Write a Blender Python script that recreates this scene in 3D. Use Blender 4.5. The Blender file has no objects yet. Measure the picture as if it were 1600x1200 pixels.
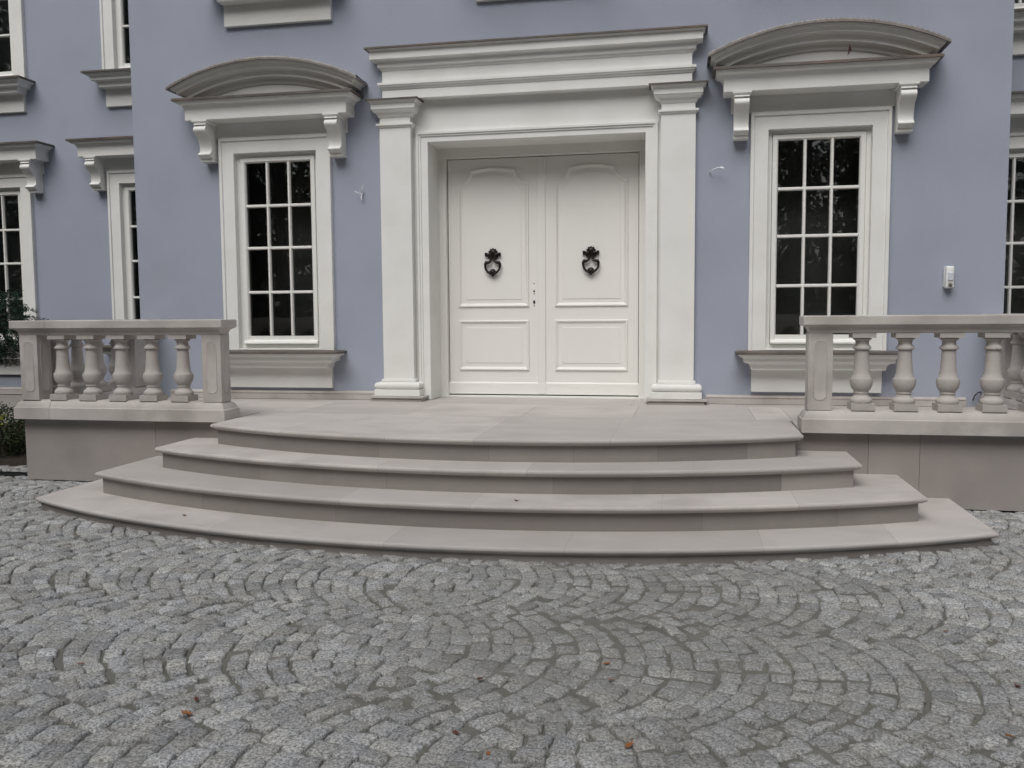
import bpy, bmesh, math, random
from mathutils import Vector, Matrix, noise
R = math.radians
sc = bpy.context.scene
COL = sc.collection
rnd = random.Random(7)

# ---------------------------------------------------------------- camera, sky, sun, exposure
cam_d = bpy.data.cameras.new('camera')
cam = bpy.data.objects.new('camera', cam_d); COL.objects.link(cam)
cam_d.sensor_width = 36.0
cam_d.lens = 1399.83 / 1600 * 36.0
cam_d.clip_start = 0.05; cam_d.clip_end = 500
yaw, pit, rol = 0.1938, -0.0779, -0.0071
fw = Vector((-math.sin(yaw)*math.cos(pit), math.cos(yaw)*math.cos(pit), math.sin(pit)))
rt = Vector((math.cos(yaw), math.sin(yaw), 0)); up = rt.cross(fw)
r2 = rt*math.cos(rol) + up*math.sin(rol); u2 = up*math.cos(rol) - rt*math.sin(rol)
M = Matrix((r2, u2, -fw)).transposed().to_4x4()
M.translation = Vector((1.4996, -8.8135, 1.4562))
cam.matrix_world = M
sc.camera = cam

SUN_EL, SUN_AZ = R(52), R(190)          # direction the light comes from (azimuth clockwise from +Y)
w = bpy.data.worlds.new('World'); sc.world = w; w.use_nodes = True
nt = w.node_tree; nt.nodes.clear()
sky = nt.nodes.new('ShaderNodeTexSky'); sky.sky_type = 'NISHITA'; sky.sun_disc = False
sky.sun_elevation = SUN_EL; sky.sun_rotation = SUN_AZ
sky.air_density = 1.0; sky.dust_density = 4.0; sky.ozone_density = 1.0
hs = nt.nodes.new('ShaderNodeHueSaturation'); hs.inputs['Saturation'].default_value = 0.34
bg = nt.nodes.new('ShaderNodeBackground'); bg.inputs['Strength'].default_value = 0.10
wo = nt.nodes.new('ShaderNodeOutputWorld')
nt.links.new(sky.outputs[0], hs.inputs['Color']); nt.links.new(hs.outputs[0], bg.inputs[0]); nt.links.new(bg.outputs[0], wo.inputs[0])
sd = bpy.data.lights.new('sun', 'SUN'); sd.energy = 1.2; sd.angle = R(42); sd.color = (1, 0.985, 0.965)
sun = bpy.data.objects.new('sun', sd); COL.objects.link(sun)
ldir = Vector((math.sin(SUN_AZ)*math.cos(SUN_EL), math.cos(SUN_AZ)*math.cos(SUN_EL), math.sin(SUN_EL)))
sun.rotation_euler = ldir.to_track_quat('Z', 'Y').to_euler(); sun.location = (0, -10, 20)
sc.view_settings.view_transform = 'Standard'; sc.view_settings.look = 'None'
sc.view_settings.exposure = 0.22; sc.view_settings.gamma = 1; sc.view_settings.use_curve_mapping = False
sc.cycles.max_bounces = 6; sc.cycles.diffuse_bounces = 4; sc.cycles.glossy_bounces = 3
sc.cycles.transparent_max_bounces = 12; sc.cycles.use_denoising = True

# ---------------------------------------------------------------- materials
def mat(name, base, rough=0.7, tone_amt=0.0, noise_amt=0.08, nscale=3.0, bump=0.0, bscale=60.0, metal=0.0,
        stain=None, stain_amt=0.0, stain_scale=1.0, spec=0.4, stretch=(1, 1, 1), fine=0.0, fscale=220.0):
    m = bpy.data.materials.new(name); m.use_nodes = True; t = m.node_tree; N = t.nodes; L = t.links
    b = N['Principled BSDF']; b.inputs['Roughness'].default_value = rough; b.inputs['Metallic'].default_value = metal
    b.inputs['Specular IOR Level'].default_value = spec
    tc = N.new('ShaderNodeTexCoord'); mp = N.new('ShaderNodeMapping'); mp.inputs['Scale'].default_value = stretch
    L.new(tc.outputs['Object'], mp.inputs[0])
    n1 = N.new('ShaderNodeTexNoise'); n1.inputs['Scale'].default_value = nscale; n1.inputs['Detail'].default_value = 6; n1.inputs['Roughness'].default_value = 0.6
    L.new(mp.outputs[0], n1.inputs[0])
    mr = N.new('ShaderNodeMapRange'); mr.inputs[1].default_value = 0.3; mr.inputs[2].default_value = 0.7
    mr.inputs[3].default_value = 1-noise_amt; mr.inputs[4].default_value = 1+noise_amt
    L.new(n1.outputs[0], mr.inputs[0])
    val = mr.outputs[0]
    def mul(a, c):
        x = N.new('ShaderNodeMath'); x.operation = 'MULTIPLY'; L.new(a, x.inputs[0]); L.new(c, x.inputs[1]); return x.outputs[0]
    if tone_amt:
        at = N.new('ShaderNodeAttribute'); at.attribute_name = 'tone'
        mt = N.new('ShaderNodeMapRange'); mt.inputs[3].default_value = 1-tone_amt; mt.inputs[4].default_value = 1+tone_amt
        mt.clamp = False
        L.new(at.outputs['Fac'], mt.inputs[0]); val = mul(val, mt.outputs[0])
    if fine:
        n3 = N.new('ShaderNodeTexNoise'); n3.inputs['Scale'].default_value = fscale; n3.inputs['Detail'].default_value = 2
        L.new(tc.outputs['Object'], n3.inputs[0])
        m3 = N.new('ShaderNodeMapRange'); m3.inputs[1].default_value = 0.3; m3.inputs[2].default_value = 0.7
        m3.inputs[3].default_value = 1-fine; m3.inputs[4].default_value = 1+fine; L.new(n3.outputs[0], m3.inputs[0]); val = mul(val, m3.outputs[0])
    col = N.new('ShaderNodeMix'); col.data_type = 'RGBA'; col.blend_type = 'MULTIPLY'; col.inputs[0].default_value = 1
    col.inputs[6].default_value = (*base, 1); L.new(val, col.inputs[7])
    out = col.outputs[2]
    if stain:
        n2 = N.new('ShaderNodeTexNoise'); n2.inputs['Scale'].default_value = stain_scale; n2.inputs['Detail'].default_value = 5
        L.new(tc.outputs['Object'], n2.inputs[0])
        m2 = N.new('ShaderNodeMapRange'); m2.inputs[1].default_value = 0.48; m2.inputs[2].default_value = 0.68; m2.inputs[3].default_value = 0; m2.inputs[4].default_value = stain_amt
        L.new(n2.outputs[0], m2.inputs[0])
        mx = N.new('ShaderNodeMix'); mx.data_type = 'RGBA'; L.new(m2.outputs[0], mx.inputs[0]); L.new(out, mx.inputs[6]); mx.inputs[7].default_value = (*stain, 1)
        out = mx.outputs[2]
    L.new(out, b.inputs['Base Color'])
    if bump:
        nb = N.new('ShaderNodeTexNoise'); nb.inputs['Scale'].default_value = bscale; nb.inputs['Detail'].default_value = 5
        L.new(tc.outputs['Object'], nb.inputs[0])
        bp = N.new('ShaderNodeBump'); bp.inputs['Strength'].default_value = bump; bp.inputs['Distance'].default_value = 0.01
        L.new(nb.outputs[0], bp.inputs['Height']); L.new(bp.outputs[0], b.inputs['Normal'])
    return m

M_STUCCO = mat('lilac_stucco', (0.358, 0.385, 0.462), 0.9, noise_amt=0.03, nscale=1.1, bump=0.35, bscale=140, stain=(0.31, 0.335, 0.39), stain_amt=0.4, stain_scale=1.3, spec=0.2)
M_TRIM = mat('cream_trim', (0.79, 0.79, 0.765), 0.75, noise_amt=0.03, nscale=2.2, bump=0.12, bscale=120, stain=(0.68, 0.67, 0.63), stain_amt=0.35, stain_scale=2.5, spec=0.25)
M_DOOR = mat('painted_door', (0.80, 0.79, 0.755), 0.5, noise_amt=0.015, nscale=2, bump=0.03, bscale=40)
M_SASH = mat('painted_sash', (0.79, 0.79, 0.755), 0.45, noise_amt=0.01)
M_STONE = mat('sandstone', (0.495, 0.463, 0.440), 0.8, tone_amt=0.16, noise_amt=0.07, nscale=2.0, bump=0.12, bscale=90, stain=(0.42, 0.390, 0.370), stain_amt=0.75, stain_scale=2.2, spec=0.25, stretch=(0.6, 1.5, 1.5), fine=0.04)
M_STONE2 = mat('sandstone_carved', (0.49, 0.460, 0.435), 0.82, tone_amt=0.14, noise_amt=0.09, nscale=3.5, bump=0.15, bscale=90, stain=(0.33, 0.302, 0.283), stain_amt=0.65, stain_scale=2.6, spec=0.25, fine=0.04)
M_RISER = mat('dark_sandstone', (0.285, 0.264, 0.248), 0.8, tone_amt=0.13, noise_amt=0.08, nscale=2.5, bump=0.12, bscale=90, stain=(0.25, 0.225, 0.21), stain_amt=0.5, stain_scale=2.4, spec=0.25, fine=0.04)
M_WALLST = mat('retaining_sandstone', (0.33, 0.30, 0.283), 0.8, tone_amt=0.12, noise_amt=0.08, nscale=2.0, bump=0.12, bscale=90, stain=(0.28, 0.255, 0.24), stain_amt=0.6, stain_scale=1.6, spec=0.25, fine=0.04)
M_BASE = mat('plinth_stone', (0.40, 0.385, 0.36), 0.8, tone_amt=0.1, noise_amt=0.06, bump=0.1)
M_COPPER = mat('weathered_copper', (0.13, 0.118, 0.108), 0.6, noise_amt=0.3, nscale=5, metal=0.3, stain=(0.24, 0.165, 0.125), stain_amt=0.4, stain_scale=1.6)
M_LEAD = mat('crimped_flashing', (0.23, 0.215, 0.20), 0.5, noise_amt=0.3, nscale=9, metal=0.4, stain=(0.26, 0.21, 0.18), stain_amt=0.4, stain_scale=2.1)
M_BRONZE = mat('dark_bronze', (0.022, 0.018, 0.016), 0.38, noise_amt=0.4, nscale=30, metal=0.6, bump=0.3, bscale=120, spec=0.5)
M_DARK = mat('dark_void', (0.012, 0.012, 0.012), 0.9)
M_ROOM = mat('unlit_room', (0.45, 0.44, 0.42), 0.9)
M_PLASTIC = mat('white_plastic', (0.78, 0.79, 0.78), 0.4, noise_amt=0.01)
M_LENS = mat('sensor_lens', (0.62, 0.64, 0.72), 0.25, noise_amt=0.01)
M_LENSD = mat('sensor_knuckle', (0.12, 0.11, 0.10), 0.5)
M_WIRE = mat('white_cable', (0.75, 0.76, 0.80), 0.45)
M_BLACK = mat('black_cable', (0.02, 0.02, 0.02), 0.5)
M_SAND = mat('joint_sand', (0.16, 0.157, 0.138), 0.95, noise_amt=0.22, nscale=5, bump=0.5, bscale=220, fine=0.35, fscale=420)
M_SOIL = mat('bed_soil', (0.03, 0.022, 0.016), 1.0, noise_amt=0.4, nscale=14, bump=0.8, bscale=50)
M_GRATE = mat('dark_steel', (0.045, 0.047, 0.05), 0.5, noise_amt=0.2, metal=0.5)
M_BARK = mat('bark', (0.06, 0.045, 0.033), 0.95, noise_amt=0.4, nscale=8, bump=0.7, bscale=25)
M_ROOF = mat('roof_tiles', (0.10, 0.05, 0.04), 0.8, noise_amt=0.3, nscale=6)

def leafmat(name, a, b_, rough=0.55):
    m = bpy.data.materials.new(name); m.use_nodes = True; t = m.node_tree; N = t.nodes; L = t.links
    b = N['Principled BSDF']; b.inputs['Roughness'].default_value = rough; b.inputs['Specular IOR Level'].default_value = 0.3
    at = N.new('ShaderNodeAttribute'); at.attribute_name = 'tone'
    mx = N.new('ShaderNodeMix'); mx.data_type = 'RGBA'; mx.inputs[6].default_value = (*a, 1); mx.inputs[7].default_value = (*b_, 1)
    L.new(at.outputs['Fac'], mx.inputs[0]); L.new(mx.outputs[2], b.inputs['Base Color'])
    return m
M_YEW = leafmat('yew_needles', (0.012, 0.028, 0.018), (0.035, 0.075, 0.05))
M_SHRUB = leafmat('shrub_leaves', (0.012, 0.025, 0.010), (0.05, 0.075, 0.022))
M_WOOD = leafmat('woodland_leaves', (0.012, 0.018, 0.010), (0.04, 0.05, 0.022))

def granite():
    m = bpy.data.materials.new('granite_setts'); m.use_nodes = True; t = m.node_tree; N = t.nodes; L = t.links
    b = N['Principled BSDF']; b.inputs['Roughness'].default_value = 0.72; b.inputs['Specular IOR Level'].default_value = 0.35
    tc = N.new('ShaderNodeTexCoord')
    at = N.new('ShaderNodeAttribute'); at.attribute_name = 'tone'
    def nz(s, d=2, r=0.5):
        n = N.new('ShaderNodeTexNoise'); n.inputs['Scale'].default_value = s; n.inputs['Detail'].default_value = d; n.inputs['Roughness'].default_value = r
        L.new(tc.outputs['Object'], n.inputs[0]); return n.outputs[0]
    def mrg(x, a, c, d, e):
        n = N.new('ShaderNodeMapRange'); n.inputs[1].default_value = a; n.inputs[2].default_value = c; n.inputs[3].default_value = d; n.inputs[4].default_value = e
        L.new(x, n.inputs[0]); return n.outputs[0]
    def mth(op, a, c):
        x = N.new('ShaderNodeMath'); x.operation = op; L.new(a, x.inputs[0])
        if hasattr(c, 'is_output'): L.new(c, x.inputs[1])
        else: x.inputs[1].default_value = c
        return x.outputs[0]
    sp = mrg(nz(95, 4, 0.8), 0.38, 0.62, 0.34, 1.70)      # salt-and-pepper crystals
    tone = mrg(at.outputs['Fac'], 0, 1, 0.72, 1.30)
    v = mth('MULTIPLY', sp, tone)
    mx = N.new('ShaderNodeMix'); mx.data_type = 'RGBA'; mx.blend_type = 'MULTIPLY'; mx.inputs[0].default_value = 1
    hue = N.new('ShaderNodeMix'); hue.data_type = 'RGBA'; hue.inputs[6].default_value = (0.318, 0.324, 0.330, 1); hue.inputs[7].default_value = (0.322, 0.321, 0.305, 1)
    L.new(mrg(nz(7, 2), 0.4, 0.62, 0, 1), hue.inputs[0])
    L.new(hue.outputs[2], mx.inputs[6]); L.new(v, mx.inputs[7])
    # sandy film: broad patch in front of the steps' middle and on the right, plus blotches
    geo = N.new('ShaderNodeSeparateXYZ'); L.new(tc.outputs['Object'], geo.inputs[0])
    dx = mth('MULTIPLY', mth('SUBTRACT', geo.outputs[0], 1.35), 0.62); dy = mth('MULTIPLY', mth('ADD', geo.outputs[1], 4.75), 0.62)
    d2 = mth('ADD', mth('MULTIPLY', dx, dx), mth('MULTIPLY', dy, dy))
    patch = mrg(d2, 0.05, 1.0, 0.40, 0.0)
    blot = mrg(nz(2.3, 4, 0.6), 0.42, 0.68, 0.0, 0.28)
    finem = mrg(nz(60, 3, 0.6), 0.35, 0.65, 0.45, 1.3)
    f = mth('MULTIPLY', mth('ADD', patch, blot), finem)
    fc = N.new('ShaderNodeClamp'); L.new(f, fc.inputs[0])
    m2 = N.new('ShaderNodeMix'); m2.data_type = 'RGBA'; L.new(fc.outputs[0], m2.inputs[0]); L.new(mx.outputs[2], m2.inputs[6]); m2.inputs[7].default_value = (0.185, 0.182, 0.163, 1)
    L.new(m2.outputs[2], b.inputs['Base Color'])
    bp = N.new('ShaderNodeBump'); bp.inputs['Strength'].default_value = 0.65; bp.inputs['Distance'].default_value = 0.006
    L.new(nz(55, 5, 0.65), bp.inputs['Height']); L.new(bp.outputs[0], b.inputs['Normal'])
    return m
M_GRANITE = granite()

def glass():
    m = bpy.data.materials.new('window_glass'); m.use_nodes = True; t = m.node_tree; N = t.nodes; L = t.links; N.clear()
    o = N.new('ShaderNodeOutputMaterial'); tr = N.new('ShaderNodeBsdfTransparent'); tr.inputs[0].default_value = (0.86, 0.88, 0.87, 1)
    gl = N.new('ShaderNodeBsdfGlossy'); gl.inputs['Roughness'].default_value = 0.01; gl.inputs[0].default_value = (1, 1, 1, 1)
    fr = N.new('ShaderNodeFresnel'); fr.inputs[0].default_value = 1.6
    tc = N.new('ShaderNodeTexCoord'); nb = N.new('ShaderNodeTexNoise'); nb.inputs['Scale'].default_value = 3.0; L.new(tc.outputs['Object'], nb.inputs[0])
    bp = N.new('ShaderNodeBump'); bp.inputs['Strength'].default_value = 0.05; bp.inputs['Distance'].default_value = 0.01; L.new(nb.outputs[0], bp.inputs['Height']); L.new(bp.outputs[0], gl.inputs['Normal'])
    mx = N.new('ShaderNodeMixShader'); L.new(fr.outputs[0], mx.inputs[0]); L.new(tr.outputs[0], mx.inputs[1]); L.new(gl.outputs[0], mx.inputs[2]); L.new(mx.outputs[0], o.inputs[0])
    return m
M_GLASS = glass()

# ---------------------------------------------------------------- mesh helpers
ORG = {}
class MB:
    def __init__(s): s.v = []; s.f = []; s.t = []
    def add(s, vs, fs, tone=0.5):
        n = len(s.v); s.v += [tuple(v) for v in vs]
        for f in fs:
            s.f.append(tuple(i+n for i in f)); s.t.append(tone)
    def box(s, x0, x1, y0, y1, z0, z1, tone=0.5):
        s.add([(x0,y0,z0),(x1,y0,z0),(x1,y1,z0),(x0,y1,z0),(x0,y0,z1),(x1,y0,z1),(x1,y1,z1),(x0,y1,z1)],
              [(0,3,2,1),(4,5,6,7),(0,1,5,4),(1,2,6,5),(2,3,7,6),(3,0,4,7)], tone)
    def loops(s, Ls, cap0=True, cap1=True, closed=True, tone=0.5, tones=None):
        n = len(Ls[0]); vs = [p for l in Ls for p in l]; k0 = len(s.v); s.v += [tuple(v) for v in vs]
        for k in range(len(Ls)-1):
            for i in range(n if closed else n-1):
                j = (i+1) % n
                s.f.append((k0+k*n+i, k0+k*n+j, k0+(k+1)*n+j, k0+(k+1)*n+i)); s.t.append(tones[i] if tones else tone)
        if cap0: s.f.append(tuple(k0+i for i in reversed(range(n)))); s.t.append(tone)
        if cap1: s.f.append(tuple(k0+(len(Ls)-1)*n+i for i in range(n))); s.t.append(tone)
    def mould(s, x0, x1, yf, prof, yb=0.02, tone=0.5):
        """moulding with mitred returns on a wall; prof = [(outward, z)] bottom to top"""
        s.loops([[(x0-o, yb, z), (x0-o, yf-o, z), (x1+o, yf-o, z), (x1+o, yb, z)] for o, z in prof], tone=tone)
    def tube(s, pts, rad, n=8, tone=0.5):
        Ls = []
        for i, p in enumerate(pts):
            p = Vector(p); a = Vector(pts[max(i-1, 0)]); b = Vector(pts[min(i+1, len(pts)-1)]); d = (b-a).normalized()
            u = d.orthogonal().normalized() if i == 0 else (u - d*u.dot(d)).normalized()
            v = d.cross(u); r = rad[i] if hasattr(rad, '__len__') else rad
            Ls.append([p + (u*math.cos(2*math.pi*k/n) + v*math.sin(2*math.pi*k/n))*r for k in range(n)])
        s.loops(Ls, tone=tone)
    def lathe(s, prof, n=28, c=(0,0,0), axis='z', tone=0.5):
        Ls = []
        for r, h in prof:
            if axis == 'z': Ls.append([(c[0]+r*math.cos(2*math.pi*k/n), c[1]+r*math.sin(2*math.pi*k/n), c[2]+h) for k in range(n)])
            else: Ls.append([(c[0]+r*math.cos(2*math.pi*k/n), c[1]-h, c[2]+r*math.sin(2*math.pi*k/n)) for k in range(n)])
        s.loops(Ls, tone=tone)
    def poly_prof(s, poly, prof, fn=None, tone=0.5, cap0=True, cap1=True):
        """closed CCW polygon swept through prof = [(inset, w)], mitred corners"""
        P = [Vector(p) for p in poly]; n = len(P); off = []
        for i in range(n):
            a = (P[i]-P[i-1]).normalized(); b = (P[(i+1) % n]-P[i]).normalized()
            na = Vector((-a.y, a.x)); nb = Vector((-b.y, b.x)); m = na+nb
            if m.length < 1e-6: m = na
            else: m = m / max(0.25, 1+na.dot(nb))
            off.append(m)
        fn = fn or (lambda x, y, w: (x, y, w))
        s.loops([[fn(P[i].x+off[i].x*d, P[i].y+off[i].y*d, w_) for i in range(n)] for d, w_ in prof], cap0=cap0, cap1=cap1, tone=tone)
    def build(s, name, m, parent=None, org=None, bevel=0, smooth=True, sharp=32, fix=True):
        po = ORG.get(parent.name, Vector((0,0,0))) if parent else Vector((0,0,0))
        org = Vector(org) if org is not None else (po.copy() if parent else Vector((0,0,0)))
        me = bpy.data.meshes.new(name)
        me.from_pydata([(x-org.x, y-org.y, z-org.z) for x, y, z in s.v], [], s.f)
        if fix:
            bm = bmesh.new(); bm.from_mesh(me); lay = None
            bmesh.ops.recalc_face_normals(bm, faces=bm.faces); bm.to_mesh(me); bm.free()
        a = me.attributes.new('tone', 'FLOAT', 'FACE')
        if len(s.t) == len(me.polygons): a.data.foreach_set('value', s.t)
        if smooth:
            me.polygons.foreach_set('use_smooth', [True]*len(me.polygons)); me.set_sharp_from_angle(angle=R(sharp))
        me.materials.append(m); me.update()
        o = bpy.data.objects.new(name, me); COL.objects.link(o)
        o.location = org - po
        if parent: o.parent = parent
        ORG[o.name] = org
        if bevel:
            b = o.modifiers.new('bevel', 'BEVEL'); b.width = bevel; b.segments = 2; b.limit_method = 'ANGLE'; b.angle_limit = R(40); b.harden_normals = False
        return o

def empty(name, label, cat, loc=(0,0,0), group=None):
    o = bpy.data.objects.new(name, None); COL.objects.link(o); o.location = loc; o.empty_display_size = 0.1
    ORG[o.name] = Vector(loc); tag(o, label, cat, group); return o
def tag(o, label, cat, group=None):
    o['label'] = label; o['category'] = cat
    if group: o['group'] = group
    return o
def kind(o, k='structure'): o['kind'] = k; return o

def cyma(o0, z0, o1, z1, n=8):      # S curve, hollow below and round above
    return [(o0+(o1-o0)*t, z0+(z1-z0)*(t+0.16*math.sin(2*math.pi*t))) for t in [i/n for i in range(n+1)]]
def cavetto(o0, z0, o1, z1, n=6):   # hollow quarter
    return [(o0+(o1-o0)*(1-math.cos(a)), z0+(z1-z0)*math.sin(a)) for a in [math.pi/2*i/n for i in range(n+1)]]
def torus(o, z0, z1, bulge, n=10):
    return [(o+bulge*math.sin(math.pi*i/n), z0+(z1-z0)*(1-math.cos(math.pi*i/n))/2) for i in range(n+1)]

# ================================================================ HOUSE
house = empty('house', 'lilac rendered villa with cream stone trim, double front door and gridded windows', 'house')
XL, XR, YW = -4.344, 4.295, 1.594

def wall_mesh(mb, x0, x1, z0, z1, y, holes, th=0.34):
    xs = sorted({x0, x1, *[h[0] for h in holes], *[h[1] for h in holes]}); zs = sorted({z0, z1, *[h[2] for h in holes], *[h[3] for h in holes]})
    idx = {}
    def vi(x, z, yy):
        k = (x, z, yy)
        if k not in idx: idx[k] = len(mb.v); mb.v.append((x, yy, z))
        return idx[k]
    for i in range(len(xs)-1):
        for j in range(len(zs)-1):
            cx, cz = (xs[i]+xs[i+1])/2, (zs[j]+zs[j+1])/2
            if any(h[0] < cx < h[1] and h[2] < cz < h[3] for h in holes): continue
            for yy in (y, y+th):
                q = (vi(xs[i], zs[j], yy), vi(xs[i+1], zs[j], yy), vi(xs[i+1], zs[j+1], yy), vi(xs[i], zs[j+1], yy))
                mb.f.append(q if yy == y else q[::-1]); mb.t.append(0.5)
    for h in holes:
        a = [(h[0], h[2]), (h[1], h[2]), (h[1], h[3]), (h[0], h[3])]
        for k in range(4):
            p, q = a[k], a[(k+1) % 4]
            mb.f.append((vi(*p, y), vi(*q, y), vi(*q, y+th), vi(*p, y+th))); mb.t.append(0.5)

H1 = 3.73; H2 = 3.40
def hole(xc, dz=0.0): return (xc-0.48, xc+0.48, 1.08+dz, 3.17+dz)
WA, WB = -2.715, 2.680
mb = MB(); wall_mesh(mb, XL, XR, 0.0, 7.6, 0.0, [hole(WA), hole(WB), (-1.40, 1.40, 0.5, 3.68), hole(-2.64, H1), hole(0.03, H1+0.07), hole(2.64, H1+0.03)])
mb.build('wall', M_STUCCO, house, smooth=False, fix=False)
mb = MB(); mb.add([(XL,0,0),(XL,YW,0),(XL,YW,7.6),(XL,0,7.6)], [(0,1,2,3)]); mb.build('wall', M_STUCCO, house, smooth=False)
mb = MB(); mb.add([(XR,0,0),(XR,YW,0),(XR,YW,7.6),(XR,0,7.6)], [(3,2,1,0)]); mb.build('wall', M_STUCCO, house, smooth=False)
WL = [-7.50, -5.15]; WR = [4.99, 7.34]
mb = MB(); wall_mesh(mb, -10.5, XL, 0, 7.2, YW, [hole(x, z) for x in WL for z in (0, H2)]); mb.build('wall', M_STUCCO, house, smooth=False, fix=False)
mb = MB(); wall_mesh(mb, XR, 10.5, 0, 7.2, YW, [hole(x, z) for x in WR for z in (0, H2)]); mb.build('wall', M_STUCCO, house, smooth=False, fix=False)
# dark rooms behind the glass
mb = MB(); mb.box(XL+0.05, XR-0.05, 0.9, 4.5, 0.4, 7.5); mb.box(-10.4, XL-0.02, YW+0.9, 5.5, 0.4, 7.1); mb.box(XR+0.02, 10.4, YW+0.9, 5.5, 0.4, 7.1)
mb.build('interior', M_ROOM, house, smooth=False)
# eaves and roof
mb = MB(); mb.mould(XL, XR, 0, [(0.02, 7.3), (0.06, 7.36), (0.06, 7.42)] + cyma(0.1, 7.44, 0.4, 7.66) + [(0.42, 7.7)], yb=6)
mb.mould(-10.5, 10.5, YW, [(0.02, 6.95), (0.06, 7.0)] + cyma(0.08, 7.04, 0.35, 7.24) + [(0.36, 7.28)], yb=6)
mb.build('eaves_cornice', M_TRIM, house)
mb = MB(); mb.add([(XL-.45,-.45,7.7),(XR+.45,-.45,7.7),(XR+.45,7,7.7),(XL-.45,7,7.7),(XL+2.5,3,9.6),(XR-2.5,3,9.6)], [(0,1,5,4),(1,2,5),(2,3,4,5),(3,0,4)])
mb.add([(-11,YW-.4,7.29),(11,YW-.4,7.29),(11,7,7.29),(-11,7,7.29),(-8,4.4,8.6),(8,4.4,8.6)], [(0,1,5,4),(1,2,5),(2,3,4,5),(3,0,4)])
mb.build('roof', M_ROOF, house, smooth=False)
# skirting moulding along the wall foot above the terrace
def skirt(x0, x1, y, z0, z1, nm, m, low=False):
    mb = MB()
    pr = [(0.030, z0), (0.030, z0+0.050), (0.022, z0+0.054), (0.022, z0+0.058)] + cavetto(0.030, z0+0.060, 0.012, z1-0.004) + [(0.0, z1)]
    mb.loops([[(x0, y+0.01, z), (x0, y-o, z), (x1, y-o, z), (x1, y+0.01, z)] for o, z in pr])
    mb.build(nm, m, house)
skirt(-4.0, -1.675, 0, 0.583, 0.672, 'skirting_moulding', M_STONE2); skirt(1.675, 4.0, 0, 0.583, 0.668, 'skirting_moulding', M_STONE2)
skirt(-10.5, XL, YW, 0.44, 0.53, 'skirting_moulding', M_STONE2); skirt(XR, 10.5, YW, 0.44, 0.53, 'skirting_moulding', M_STONE2)
mb = MB(); mb.box(-10.5, XL, YW-0.022, YW+0.01, 0.0, 0.439, 0.6); mb.build('wing_plinth', M_BASE, house)
mb = MB(); mb.box(XR, 10.5, YW-0.022, YW+0.01, 0.0, 0.439, 0.6); mb.build('wing_plinth', M_BASE, house)

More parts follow.
